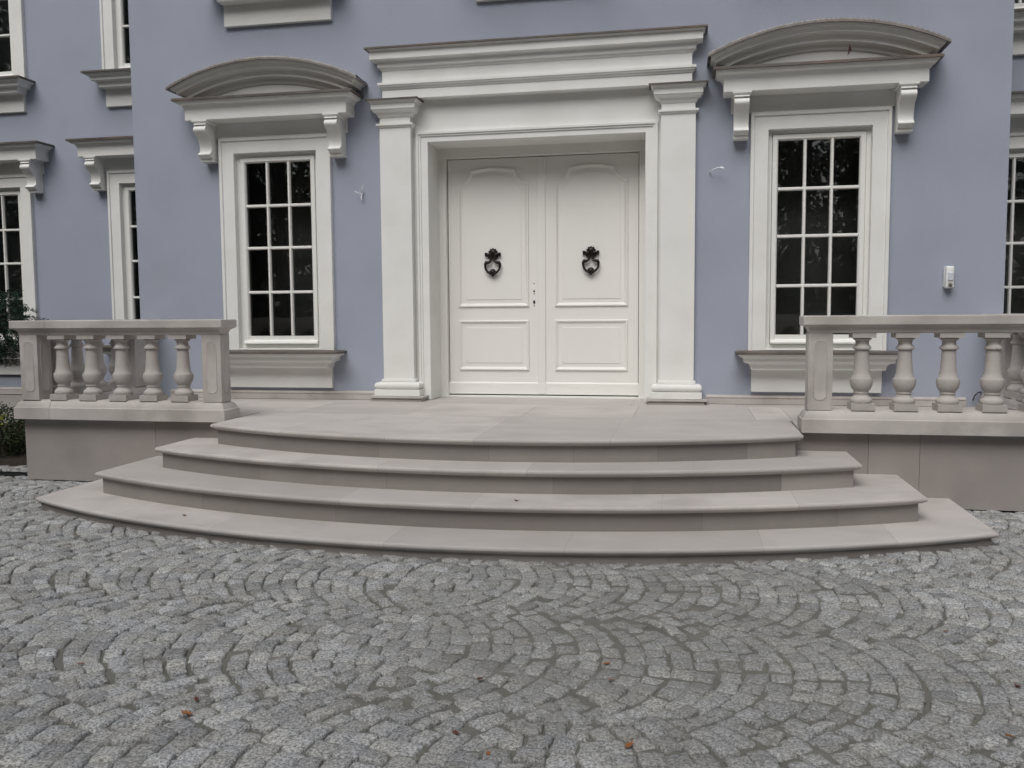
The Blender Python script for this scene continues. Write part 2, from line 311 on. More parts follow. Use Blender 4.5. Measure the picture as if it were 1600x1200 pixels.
# ---------------------------------------------------------------- windows
def rect(x0, x1, z0, z1): return [(x0, z0), (x1, z0), (x1, z1), (x0, z1)]
def make_window(xc, wy, dz, top):
    """top: 'arch', 'flat' or None"""
    z0, z1 = 1.097+dz, 3.307+dz
    fn = lambda x, z, w_: (x+xc, w_+wy, z)
    # surround: U turned down, outer lip standing proud, deep reveal
    mb = MB()
    a, b, zt = 0.618, 0.457, 3.150+dz
    out = [(-a, z0), (-a, z1), (a, z1), (a, z0)]; 
    def ring(ins, y):      # open polyline inset from outer edge
        return [(xc-a+ins, wy+y, z0), (xc-a+ins, wy+y, z1-ins), (xc+a-ins, wy+y, z1-ins), (xc+a-ins, wy+y, z0)]
    ins_b = a-b
    L_ = [ring(0, 0.01), ring(0, -0.048), ring(0.003, -0.052), ring(0.031, -0.052), ring(0.033, -0.038), ring(0.037, -0.035), ring(ins_b-0.003, -0.035), ring(ins_b, -0.032), ring(ins_b, 0.16)]
    mb.loops(L_, cap0=False, cap1=False, closed=False)
    s = mb.build('surround', M_TRIM, house, sharp=30)
    win = s; win.name = 'window'; ORG[win.name] = Vector((0,0,0))
    # fixed outer frame + sash with muntins
    mb = MB(); gx, gz0, gz1 = 0.362, 1.245+dz, 3.04+dz
    fr = [(0, 0.06), (0, 0.0), (0.004, -0.004), (0.036, -0.004), (0.040, 0.0), (0.040, 0.05)]
    zb = 1.112+dz
    mb.poly_prof(rect(-b, b, zb, zt), [(0, 0.09), (0, 0.035), (0.036, 0.035), (0.040, 0.039), (0.040, 0.09)], fn, cap0=False, cap1=False)
    mb.build('window_frame', M_SASH, win)
    mb = MB(); sx, sz0, sz1 = b-0.043, zb+0.043, zt-0.043
    w1 = sx-gx
    mb.poly_prof([(-sx, sz0), (sx, sz0), (sx, sz1), (-sx, sz1)], [(0, 0.085), (0, 0.026), (0.004, 0.022), (w1-0.012, 0.022), (w1-0.004, 0.030), (w1, 0.040), (w1, 0.085)], fn, cap0=False, cap1=False)
    # heavier bottom rail with weatherboard
    mb.loops([[(xc-sx, wy+0.03, z), (xc-sx, wy+y_, z), (xc+sx, wy+y_, z), (xc+sx, wy+0.03, z)] for y_, z in
              [(-0.004, sz0+0.002), (-0.012, sz0+0.006), (-0.012, sz0+0.018), (0.0, sz0+0.034), (0.018, sz0+0.042)]])
    mb.box(xc-gx-0.006, xc+gx+0.006, wy+0.030, wy+0.084, sz0+w1-0.012, gz0-0.002)
    def bar(x0, x1, za, zc, vert):
        h = 0.0155
        if vert: pr = [(-h, 0.07), (-h, 0.042), (-h*0.55, 0.030), (h*0.55, 0.030), (h, 0.042), (h, 0.07)]; mb.loops([[(xc+x0+o, wy+y_, za), (xc+x0+o, wy+y_, zc)] for o, y_ in pr], cap0=False, cap1=False, closed=False)
        else: pr = [(-h, 0.07), (-h, 0.0425), (-h*0.55, 0.0305), (h*0.55, 0.0305), (h, 0.0425), (h, 0.07)]; mb.loops([[(xc+x0, wy+y_, za+o), (xc+x1, wy+y_, za+o)] for o, y_ in pr], cap0=False, cap1=False, closed=False)
    for k in (1, 2): bar(-gx+2*gx*k/3, 0, gz0-0.004, sz1-w1+0.004, True)
    for zz in (1.703, 2.167, 2.607): bar(-gx, gx, zz+dz, 0, False)
    mb.build('sash', M_SASH, win)
    mb = MB(); mb.add([(xc-gx-.01, wy+0.060, gz0-.01), (xc+gx+.01, wy+0.060, gz0-.01), (xc+gx+.01, wy+0.060, gz1+.01), (xc-gx-.01, wy+0.060, gz1+.01)], [(0,1,2,3)])
    mb.add([(xc-gx-.01, wy+0.076, gz0-.01), (xc+gx+.01, wy+0.076, gz0-.01), (xc+gx+.01, wy+0.076, gz1+.01), (xc-gx-.01, wy+0.076, gz1+.01)], [(0,1,2,3)])
    mb.build('glass_pane', M_GLASS, win, smooth=False, fix=False)
    # sill, its flashing, apron
    mb = MB(); h0 = 0.43
    mb.mould(xc-h0, xc+h0, wy, [(0.150, 0.917+dz), (0.165, 0.919+dz), (0.165, 0.932+dz)] + cavetto(0.168, 0.936+dz, 0.215, 0.985+dz) + [(0.232, 0.990+dz), (0.232, 1.018+dz)] + cyma(0.236, 1.022+dz, 0.285, 1.062+dz) + [(0.288, 1.070+dz)], yb=wy+0.02)
    mb.build('sill', M_TRIM, win)
    mb = MB(); mb.box(xc-b, xc+b, wy-0.03, wy+0.1, 1.071+dz, 1.112+dz); mb.build('sill_board', M_SASH, win, bevel=0.004)
    mb = MB(); mb.mould(xc-h0, xc+h0, wy, [(0.302, 1.066+dz), (0.308, 1.066+dz), (0.308, 1.085+dz), (0.290, 1.094+dz), (0.05, 1.1+dz)], yb=wy+0.01)
    mb.build('sill_flashing', M_COPPER, win)
    mb = MB(); mb.mould(xc-0.585, xc+0.585, wy, [(0, 0.702+dz), (0, 0.920+dz)], yb=wy+0.02)
    for i, v in enumerate(mb.v): mb.v[i] = (v[0], v[1] if v[1] > wy else wy-0.045, v[2])
    mb.build('apron', M_TRIM, win, bevel=0.004)
    if not top: return win
    # shaded frieze panel, brackets, cornice
    mb = MB(); mb.box(xc-0.80, xc+0.80, wy-0.022, wy+0.01, 3.309+dz, 3.462+dz); mb.build('frieze_panel', M_TRIM, win)
    for sgn in (-1, 1):
        mb = MB(); bx = xc+sgn*0.712; hw = 0.066
        pr = [(-0.235, 3.432), (-0.245, 3.415)]
        for i in range(13):   # upper roll
            t = math.pi*i/12; pr.append((-0.205-0.045*math.sin(t)-0.01*(1-i/12), 3.412-0.10*i/12 - 0.0))
        for i in range(1, 11):  # hollow
            t = i/10; pr.append((-0.195+0.062*math.sin(math.pi*t*0.62), 3.312-0.155*t))
        for i in range(9):    # lower roll
            t = math.pi*i/8; pr.append((-0.142-0.034*math.sin(t), 3.150-0.050*i/8))
        pr += [(-0.135, 3.098), (-0.118, 3.090), (-0.118, 3.060), (0.01, 3.060), (0.01, 3.432)]
        mb.loops([[(bx+s_*hw, wy+y_, z+dz) for y_, z in pr] for s_ in (-1, 1)])
        mb.mould(bx-hw, bx+hw, wy-0.235, [(0.003, 3.4325+dz), (0.018, 3.445+dz), (0.018, 3.458+dz)], yb=wy+0.01)
        mb.build('bracket', M_TRIM, win, sharp=40)
    mb = MB(); h0 = 0.635
    mb.mould(xc-h0, xc+h0, wy, [(0.235, 3.459+dz), (0.240, 3.463+dz), (0.240, 3.576+dz), (0.248, 3.584+dz)] + cyma(0.250, 3.590+dz, 0.310, 3.640+dz) + [(0.313, 3.650+dz)], yb=wy+0.01)
    mb.build('cornice', M_TRIM, win)
    mb = MB(); mb.mould(xc-h0, xc+h0, wy, [(0.320, 3.644+dz), (0.336, 3.644+dz), (0.336, 3.664+dz), (0.32, 3.672+dz), (0.05, 3.684+dz)], yb=wy+0.01)
    mb.build('cornice_flashing', M_COPPER, win)
    if top != 'arch': return win
    zc = 1.705; Rr = 2.31; h0 = 0.685; n = 40; yb = wy+0.01
    def arc_loops(prof, crimp=0):
        Ls = []
        for o, r in prof:
            hx = h0+o; ring_ = [(xc-hx, yb, zc+math.sqrt((Rr+r)**2-hx*hx))]
            for i in range(n+1):
                x = -hx+2*hx*i/n; c = crimp*(1 if i % 2 else -1) if 0 < i < n else 0
                ring_.append((xc+x, wy-o, zc+math.sqrt((Rr+r+c)**2-x*x)))
            ring_.append((xc+hx, yb, ring_[0][2])); Ls.append(ring_)
        return Ls
    mb = MB()
    prof = [(0.115, -0.200), (0.125, -0.192), (0.128, -0.178)] + [(0.130+0.045*(1-math.cos(math.pi/2*i/5)), -0.176+0.030*math.sin(math.pi/2*i/5)) for i in range(6)] + \
           [(0.190, -0.144), (0.192, -0.118), (0.200, -0.112)] + [(0.205+0.04*(1-math.cos(math.pi/2*i/5)), -0.110+0.025*math.sin(math.pi/2*i/5)) for i in range(6)] + \
           [(0.262, -0.080), (0.264, -0.060), (0.272, -0.055)] + [(0.272+0.034*t, -0.055+0.033*(t+0.14*math.sin(2*math.pi*t))) for t in [i/6 for i in range(7)]] + [(0.309, -0.014)]
    Ls = arc_loops(prof); mb.loops(Ls, cap0=False, cap1=False, closed=False)
    top_ = Ls[-1]; mb.loops([top_, [(p[0], yb, p[2]) for p in top_]], cap0=False, cap1=False, closed=False)
    bot_ = Ls[0]; mb.loops([[(p[0], yb, p[2]) for p in bot_], bot_], cap0=False, cap1=False, closed=False)
    # tympanum
    hx = 0.80; pts = [(xc-hx, wy-0.10, 3.672)] + [(xc-hx+2*hx*i/n, wy-0.10, zc+math.sqrt((Rr-0.185)**2-(-hx+2*hx*i/n)**2)) for i in range(n+1)] + [(xc+hx, wy-0.10, 3.672)]
    mb.add(pts, [tuple(range(len(pts)))])
    mb.build('pediment', M_TRIM, win, sharp=28, fix=True)
    mb = MB(); n = 90
    Ls = arc_loops([(0.318, -0.018), (0.338, -0.018), (0.338, 0.0), (0.330, 0.006)]); 
    Ls.append([(p[0], p[1]+0.004, p[2]+(0.014 if i % 2 else 0.0)) for i, p in enumerate(Ls[-1])])
    Ls.append([(p[0], min(p[1]+0.03, yb), p[2]) for p in Ls[3]])
    mb.loops(Ls, cap0=False, cap1=False, closed=False)
    mb.loops([Ls[-1], [(p[0], yb, p[2]+0.01) for p in Ls[-1]]], cap0=False, cap1=False, closed=False)
    mb.build('pediment_flashing', M_LEAD, win, smooth=False)
    return win

make_window(WA, 0, 0, 'arch'); make_window(WB, 0, 0, 'arch')
make_window(-2.64, 0, H1, 'flat'); make_window(0.03, 0, H1+0.07, 'flat'); make_window(2.64, 0, H1+0.03, 'flat')
for x in WL:
    make_window(x, YW, 0, 'flat'); make_window(x, YW, H2, 'flat')
for x in WR:
    make_window(x, YW, 0, 'flat'); make_window(x, YW, H2, 'flat')

# ---------------------------------------------------------------- door surround
ZT = 0.5795
mb = MB()
def uring(hx, top, y): return [(-hx, y, ZT+0.004), (-hx, y, top), (hx, y, top), (hx, y, ZT+0.004)]
mb.loops([uring(1.205, 3.290, 0.055), uring(1.205, 3.290, 0.018), uring(1.203, 3.288, 0.014), uring(1.180, 3.265, 0.014), uring(1.178, 3.263, 0.026), uring(1.160, 3.245, 0.026), uring(1.158, 3.243, 0.038), uring(1.091, 3.190, 0.038), uring(1.086, 3.186, 0.043), uring(1.086, 3.186, 0.43)], cap0=False, cap1=False, closed=False)
arch = mb.build('door_surround', M_TRIM, house, sharp=30)
mb = MB(); mb.add([(-1.36, 0.05, ZT), (-1.19, 0.05, ZT), (-1.19, 0.05, 3.28), (1.19, 0.05, 3.28), (1.19, 0.05, ZT), (1.36, 0.05, ZT), (1.36, 0.05, 3.74), (-1.36, 0.05, 3.74)], [(0,1,2,3,4,5,6,7)])
mb.build('lintel_panel', M_TRIM, arch, smooth=False)
for sgn in (-1, 1):
    x0, x1 = (1.235, 1.558) if sgn > 0 else (-1.558, -1.235)
    yf = -0.06; mb = MB()
    mb.mould(x0, x1, yf, [(0, 0.80), (0, 3.34)], yb=0.07)
    mb.mould(x0, x1, yf, [(0.004, 3.328), (0.012, 3.332)] + cavetto(0.013, 3.334, 0.024, 3.346) + [(0.027, 3.348), (0.027, 3.366), (0.002, 3.370)], yb=0.07)
    mb.mould(x0+0.004, x1-0.004, yf+0.003, [(0, 3.36), (0, 3.45)], yb=0.07)
    mb.mould(x0, x1, yf, [(0.004, 3.430), (0.009, 3.434), (0.012, 3.442)] + cyma(0.014, 3.444, 0.060, 3.500) + [(0.066, 3.502), (0.066, 3.552), (0.072, 3.556)] + cyma(0.074, 3.558, 0.094, 3.582, 5) + [(0.096, 3.587)], yb=0.07)
    mb.mould(x0, x1, yf, [(0.012, 0.772), (0.018, 0.776), (0.018, 0.800), (0.0, 0.804)], yb=0.07)
    mb.mould(x0, x1, yf, [(0.04, 0.699)] + torus(0.045, 0.701, 0.771, 0.032) + [(0.03, 0.7715)], yb=0.07)
    mb.mould(x0, x1, yf, [(0.072, 0.632), (0.078, 0.636), (0.078, 0.694), (0.070, 0.698)], yb=0.07)
    p = mb.build('pilaster', M_TRIM, arch, sharp=30)
    mb = MB(); mb.mould(x0-0.003, x1+0.003, yf, [(0.100, ZT+0.001), (0.100, 0.602), (0.092, 0.606)] + cavetto(0.094, 0.606, 0.120, 0.614, 4) + [(0.122, 0.616), (0.122, 0.6315)], yb=0.06)
    mb.build('pilaster_foot', M_STONE2, arch)
    mb = MB(); mb.mould(x0, x1, yf, [(0.100, 3.582), (0.112, 3.582), (0.112, 3.594), (0.10, 3.598), (0.0, 3.604)], yb=0.07)
    mb.build('capital_flashing', M_COPPER, arch)
mb = MB(); hx = 1.522; yf = -0.062
mb.mould(-hx, hx, yf, [(0, 3.606), (0, 3.700)] , yb=0.07)
mb.mould(-hx, hx, yf, [(0.003, 3.697), (0.008, 3.700)] + cyma(0.010, 3.702, 0.030, 3.738, 6) + [(0.036, 3.740), (0.036, 3.764), (0.0, 3.768)], yb=0.07)
mb.mould(-hx+0.002, hx-0.002, yf+0.002, [(0, 3.76), (0, 3.90)], yb=0.07)
mb.mould(-hx, hx, yf, [(0.004, 3.884), (0.010, 3.888)] + cavetto(0.012, 3.890, 0.030, 3.912) + [(0.036, 3.914), (0.036, 3.950), (0.038, 3.954)] + cavetto(0.040, 3.956, 0.085, 3.976) + [(0.095, 3.978), (0.095, 4.052), (0.100, 4.056)] + cyma(0.102, 4.058, 0.118, 4.074, 5), yb=0.07)
mb.build('entablature', M_TRIM, arch, sharp=30)
mb = MB(); mb.mould(-hx, hx, yf, [(0.122, 4.070), (0.138, 4.070), (0.138, 4.084), (0.128, 4.090), (0.0, 4.11)], yb=0.07)
mb.build('entablature_flashing', M_COPPER, arch)
mb = MB()     # soffit closing under the entablature
mb.add([(-1.3, -0.055, 3.612), (1.3, -0.055, 3.612), (1.3, 0.06, 3.612), (-1.3, 0.06, 3.612)], [(0,1,2,3)]); mb.build('entablature_soffit', M_TRIM, arch, smooth=False)

# ---------------------------------------------------------------- double door
YD = 0.4827
mb = MB()
mb.loops([[(-h, y, ZT+0.006), (-h, y, t), (h, y, t), (h, y, ZT+0.006)] for h, t, y in [(1.10, 3.20, 0.425), (1.012, 3.088, 0.425), (1.008, 3.084, 0.430), (1.008, 3.084, 0.56)]], cap0=False, cap1=False, closed=False)
mb.build('door_frame', M_DOOR, house, sharp=30)
mb = MB(); mb.box(-1.09, 1.09, 0.40, 0.60, ZT-0.01, ZT+0.016); mb.build('threshold', M_SASH, house, bevel=0.003)
mb = MB(); mb.box(-1.09, 1.09, 0.53, 0.56, ZT, 3.19); mb.build('door_backing', M_DARK, house)
def ribs(u): return u
for sgn in (-1, 1):
    x0, x1 = (-1.000, -0.004) if sgn < 0 else (0.004, 1.000)
    mb = MB(); mb.box(x0, x1, YD, YD+0.045, 0.607, 3.077)
    # kick board
    mb.mould(x0+0.004, x1-0.004, YD, [(0.012, 0.609), (0.014, 0.612), (0.014, 0.724), (0.006, 0.736), (0.0, 0.738)], yb=YD+0.02)
    leaf = mb.build('door_leaf', M_DOOR, house, bevel=0.003)
    xi0, xi1 = (-0.895, -0.136) if sgn < 0 else (0.139, 0.895)
    prof = [(0, 0.004), (0, -0.010), (0.006, -0.017), (0.016, -0.017), (0.024, -0.010), (0.034, -0.004), (0.046, 0.006), (0.050, 0.0065), (0.075, 0.0005), (0.080, -0.006), (0.084, -0.006)]
    fn = lambda x, z, w_: (x, YD+w_, z)
    mb = MB(); mb.poly_prof([(xi0, 0.862), (xi1, 0.862), (xi1, 1.392), (xi0, 1.392)], prof, fn, cap0=False); mb.build('lower_panel', M_DOOR, leaf, sharp=40)
    # upper panel: concave shoulders, shallow arched top
    w_ = (xi1-xi0)/2; c = (xi0+xi1)/2; cr = 0.130; zs = 2.822; zt_ = 2.955; rise = 0.030
    def outline(d):
        Q = [(c-w_+d, 1.532+d), (c+w_-d, 1.532+d)]; r = cr+d; oz = zs+cr     # shoulder circle centred at the outer corner
        t0 = math.asin(min(1, d/r)); zz = zt_-d; t1 = math.acos(max(-1, min(1, (oz-zz)/r)))
        sh_ = [(w_-r*math.sin(t0+(t1-t0)*k/10), oz-r*math.cos(t0+(t1-t0)*k/10)) for k in range(11)]
        Q += [(c+x, z) for x, z in sh_]; hw = sh_[-1][0]
        Q += [(c+hw-2*hw*k/14, zz+rise*(1-(1-2*k/14)**2)) for k in range(1, 14)]
        Q += [(c-x, z) for x, z in reversed(sh_)]
        return Q
    mb = MB(); mb.loops([[(x, YD+y_, z) for x, z in outline(d)] for d, y_ in prof], cap0=False); mb.build('upper_panel', M_DOOR, leaf, sharp=40)
    # knocker
    kx, kz, ky = sgn*0.5165, 2.0, YD-0.006
    k = MB()
    k.box(kx-0.072, kx+0.072, ky-0.022, ky, kz+0.070, kz+0.092)
    for q in (-1, 1):
        k.box(kx+q*0.072-0.012, kx+q*0.072+0.012, ky-0.028, ky, kz+0.062, kz+0.100)
        k.lathe([(0.0, 0.036), (0.018, 0.030), (0.022, 0.018), (0.018, 0.0)], 12, (kx+q*0.035, ky, kz+0.078), 'y')
        k.tube([(kx+q*0.055, ky-0.012, kz+0.060), (kx+q*0.03, ky-0.014, kz+0.04), (kx+q*0.008, ky-0.012, kz+0.032)], [0.008, 0.011, 0.006], 8)
    k.lathe([(0.0, 0.024), (0.025, 0.022), (0.036, 0.014), (0.042, 0.0)], 16, (kx, ky, kz+0.100), 'y')
    for i in range(5):
        t = math.pi*(i+0.5)/5; k.lathe([(0.0, 0.020), (0.009, 0.018), (0.012, 0.006), (0.012, 0)], 8, (kx+0.040*math.cos(t), ky, kz+0.098+0.040*math.sin(t)), 'y')
    kn = k.build('knocker', M_BRONZE, leaf, sharp=50)
    k = MB()
    for q in (-1, 1):      # lyre-shaped swinging ring with leafy shoulders
        pts = [(q*0.006, 0.062), (q*0.014, 0.030), (q*0.026, 0.006), (q*0.046, -0.004), (q*0.068, -0.002), (q*0.078, -0.022), (q*0.079, -0.048), (q*0.070, -0.078), (q*0.050, -0.102), (q*0.022, -0.116), (0, -0.120)]
        k.tube([(kx+a, ky-0.026-0.010*min(1, i/6), kz+b) for i, (a, b) in enumerate(pts)], [0.011, 0.010, 0.012, 0.016, 0.020, 0.016, 0.011, 0.011, 0.013, 0.016, 0.017], 10)
    k.lathe([(0.0, 0.056), (0.017, 0.054), (0.031, 0.043), (0.037, 0.028), (0.036, 0.010), (0.028, 0.0)], 16, (kx, ky, kz-0.106), 'y')
    k.lathe([(0.0, 0.03), (0.010, 0.028), (0.012, 0.015), (0.010, 0.0)], 10, (kx, ky-0.012, kz-0.140), 'y')
    k.build('knocker_ring', M_BRONZE, leaf, sharp=50)
mb = MB(); mb.mould(-0.026, 0.026, YD, [(0.018, 0.618), (0.020, 0.735)], yb=YD+0.01)
mb.mould(-0.024, 0.024, YD, [(0.016, 0.735), (0.016, 3.072)], yb=YD+0.01); mb.build('meeting_stile', M_DOOR, house, bevel=0.004)
mb = MB()
for z, r in ((1.773, 0.006), (1.693, 0.010), (1.666, 0.006), (1.540, 0.006)): mb.lathe([(0, 0.0017), (r, 0.0016), (r, -0.002)], 12, (-0.082, YD, z), 'y')
mb.build('keyhole', M_DARK, house)
mb = MB(); mb.lathe([(0, 0.006), (0.011, 0.005), (0.012, -0.002)], 14, (-0.082, YD, 1.580), 'y')
mb.v = [(x, y, 1.58+(z-1.58)*1.7) for x, y, z in mb.v]; mb.build('lock_cylinder', M_GRATE, house)

# ================================================================ TERRACE, STEPS
terrace = empty('terrace', 'raised sandstone terrace slab and plain retaining walls in front of the door', 'terrace')
mb = MB(); g = 0.0012
def slab(x0, x1, y0, y1, z1, th, tone): mb.box(x0+g, x1-g, y0+g, y1-g, z1-th, z1, tone)
xs = [-4.20, -3.25, -2.3, -1.35, -0.22, 0.97, 1.95, 2.95, 4.20]
for i in range(len(xs)-1): slab(xs[i], xs[i+1], -0.28, 0.40 if -1.4 < xs[i] < 1 else 0.0 if abs(xs[i]) > 1.36 else 0.40, ZT, 0.04, rnd.uniform(0.2, 0.5) if i in (3, 4) else rnd.uniform(0.25, 0.6))
xs = [-4.20, -3.0, -2.0, -0.92, 0.10, 1.05, 2.05, 2.34, 3.2, 4.20]
for i in range(len(xs)-1): slab(xs[i], xs[i+1], -1.30, -0.28, ZT, 0.04, 0.55+0.25*math.sin(i*2.3))
for s_ in (-1, 1):
    for a, b in ((2.33, 3.2), (3.2, 4.2)):
        q = sorted((s_*a, s_*b)); slab(q[0], q[1], -1.70, -1.30, ZT, 0.04, rnd.uniform(0.4, 0.6))
mb.build('floor', M_STONE, terrace, smooth=False)
mb = MB(); mb.box(-4.2, 4.2, -1.70, -0.01, 0.0, ZT-0.042, 0.3); mb.build('core', M_STONE, terrace, smooth=False)
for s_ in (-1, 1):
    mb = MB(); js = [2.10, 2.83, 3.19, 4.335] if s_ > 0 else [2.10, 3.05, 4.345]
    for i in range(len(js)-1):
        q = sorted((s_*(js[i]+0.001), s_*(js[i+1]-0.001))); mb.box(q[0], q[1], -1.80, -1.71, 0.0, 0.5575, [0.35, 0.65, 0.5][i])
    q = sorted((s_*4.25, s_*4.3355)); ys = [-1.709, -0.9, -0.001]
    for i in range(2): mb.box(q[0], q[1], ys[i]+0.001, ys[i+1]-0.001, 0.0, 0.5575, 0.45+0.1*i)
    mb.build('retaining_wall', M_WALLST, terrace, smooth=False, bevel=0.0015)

steps = empty('front_steps', 'four wide bow-fronted sandstone steps with rounded nosings below the double door', 'steps', (0, -3, 0))
# (half width, y at ends, y at centre, top z, back y)
ST = [(3.410, -2.850, -3.735, 0.0794, -1.802), (3.045, -2.640, -3.350, 0.2461, -1.802), (2.683, -2.385, -3.005, 0.4128, -1.802), (2.322, -2.155, -2.715, 0.5795, -1.302)]
JT = [[-2.4, -1.55, -0.30, 0.80, 1.95, 2.75], [-2.0, -0.75, 0.15, 1.35, 2.2], [-1.9, -0.60, 0.45, 1.55], [-1.55, -0.65, 0.02, 0.98]]
JR = [[-2.3, -1.1, 0.3, 1.4, 2.3], [-1.9, -0.8, 0.55, 1.6, 2.45], [-1.6, -0.55, 0.62, 1.15, 2.13], [-1.35, -0.72, 0.12, 0.72, 1.30, 1.92]]
def arc_y(x, hx, ye, yc):
    s = ye-yc; Rc = (hx*hx+s*s)/(2*s); return yc+Rc-math.sqrt(Rc*Rc-x*x)
for k, (hx, ye, yc, zt, ybk) in enumerate(ST):
    step = None
    def front(off, js, tones):
        """points of the front line from left to right with joint pairs; returns pts, tone per segment"""
        xs = sorted(set([-hx+off, hx-off] + [(-hx+off)+2*(hx-off)*i/48 for i in range(49)] + [j+d for j in js for d in (-0.0012, 0.0012)]))
        pts = [(x, arc_y(x, hx, ye, yc)+off) for x in xs]; tn = []
        for i in range(len(xs)-1):
            m = (xs[i]+xs[i+1])/2
            if any(abs(m-j) < 0.0012 for j in js): tn.append(-0.9)
            else: tn.append(tones[sum(m > j for j in js)])
        return pts, tn
    tones = [0.5+0.32*math.sin(7.3*(i+1)+k*3.1) for i in range(9)]
    if k == 3: tones = [0.75, 0.7, 0.72, 0.32, 0.4, 0.4]
    mb = MB()
    P0, tn = front(0, JT[k], tones)
    # bullnose profile: (inset, dz)
    prof = [(0.062, -0.046), (0.030, -0.046), (0.022, -0.042), (0.018, -0.036)] + [(0.017-0.017*math.sin(math.pi*i/8), -0.035+0.0175*(1-math.cos(math.pi*i/8))) for i in range(1, 8)] + [(0.017, 0.0)]
    base = [(-hx, ybk)] + P0 + [(hx, ybk)]; n = len(base)
    tt = [tn[0]] + tn + [tn[-1]]
    off = []
    for i, p in enumerate(base):
        if i == 0: off.append((1, 0))
        elif i == 1: off.append((1, 1))
        elif i == n-1: off.append((-1, 0))
        elif i == n-2: off.append((-1, 1))
        else:
            a, b = Vector(base[i-1]), Vector(base[i+1]); d = (b-a).normalized(); off.append((-d.y, d.x))
    Ls = [[(base[i][0]+off[i][0]*o, base[i][1]+off[i][1]*o, zt+dz_) for i in range(n)] for o, dz_ in prof]
    mb.loops(Ls, cap0=False, cap1=False, closed=False, tones=tt)
    tp = Ls[-1]
    for i in range(1, n-2):
        a, b = tp[i], tp[i+1]; mb.add([a, b, (b[0], ybk, zt), (a[0], ybk, zt)], [(0,1,2,3)], tt[i])
        a, b = Ls[0][i], Ls[0][i+1]; mb.add([a, b, (b[0], ybk, zt-.046), (a[0], ybk, zt-.046)], [(3,2,1,0)], 0.4)
    tread = mb.build('step', M_STONE, steps, sharp=35, fix=True)
    tag_part = tread
    # riser
    tones = [0.5+0.40*math.sin(5.1*(i+1)+k*2.2) for i in range(9)]
    if k == 2: tones[-4:] = [tones[5]]*4; tones[len(JR[k])] = 1.9
    if k == 3: tones[len(JR[k])] = 1.0
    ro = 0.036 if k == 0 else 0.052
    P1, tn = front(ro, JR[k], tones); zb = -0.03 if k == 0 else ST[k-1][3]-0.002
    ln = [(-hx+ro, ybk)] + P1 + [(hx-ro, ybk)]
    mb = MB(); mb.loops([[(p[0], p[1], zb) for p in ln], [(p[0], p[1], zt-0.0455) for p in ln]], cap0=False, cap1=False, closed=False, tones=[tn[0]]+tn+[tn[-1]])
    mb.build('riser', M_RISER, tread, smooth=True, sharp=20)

# ================================================================ BALUSTRADES
Z0, ZC1, ZR0, ZR1, ZR2 = 0.558, 0.727, 1.298, 1.362, 1.4285
def baluster_mesh():
    mb = MB(); H = ZR0-ZC1; u = H/805.0
    mb.box(-0.083, 0.083, -0.083, 0.083, 0, 72*u, 0.5); mb.box(-0.083, 0.083, -0.083, 0.083, H-48*u, H, 0.5)
    px = [(1075-a, w_) for a, w_ in [(1003,150),(1002,212),(992,222),(975,226),(958,214),(948,196),(940,170),(925,150),(910,140),(902,140),(901,156),(888,156),(886,142),(880,144),(872,158),(858,180),(840,201),(818,216),(795,225),(772,229),(752,227),(742,222),(741,204),(728,190),(710,178),(690,166),(650,157),(600,151),(550,145),(500,139),(448,134),(446,150),(440,152),(436,178),(425,182),(414,176),(405,156),(390,136),(370,130),(350,142),(338,166),(334,186),(326,192),(322,170)]]
    mb.lathe([(w_/2*u, h*u) for h, w_ in px], 32)
    return mb
BAL = None
def L_poly(s_, a, b, c, d, e):   # L shape: front run x a..b (front y c, depth), return to y e ; s_ = side
    P = [(a, c), (b, c), (b, e), (b-d, e), (b-d, c+d), (a, c+d)]
    P = [(s_*x, y) for x, y in P]
    return P if s_ > 0 else P[::-1]
def rectp(x0, x1, y0, y1): return [(x0, y0), (x1, y0), (x1, y1), (x0, y1)]
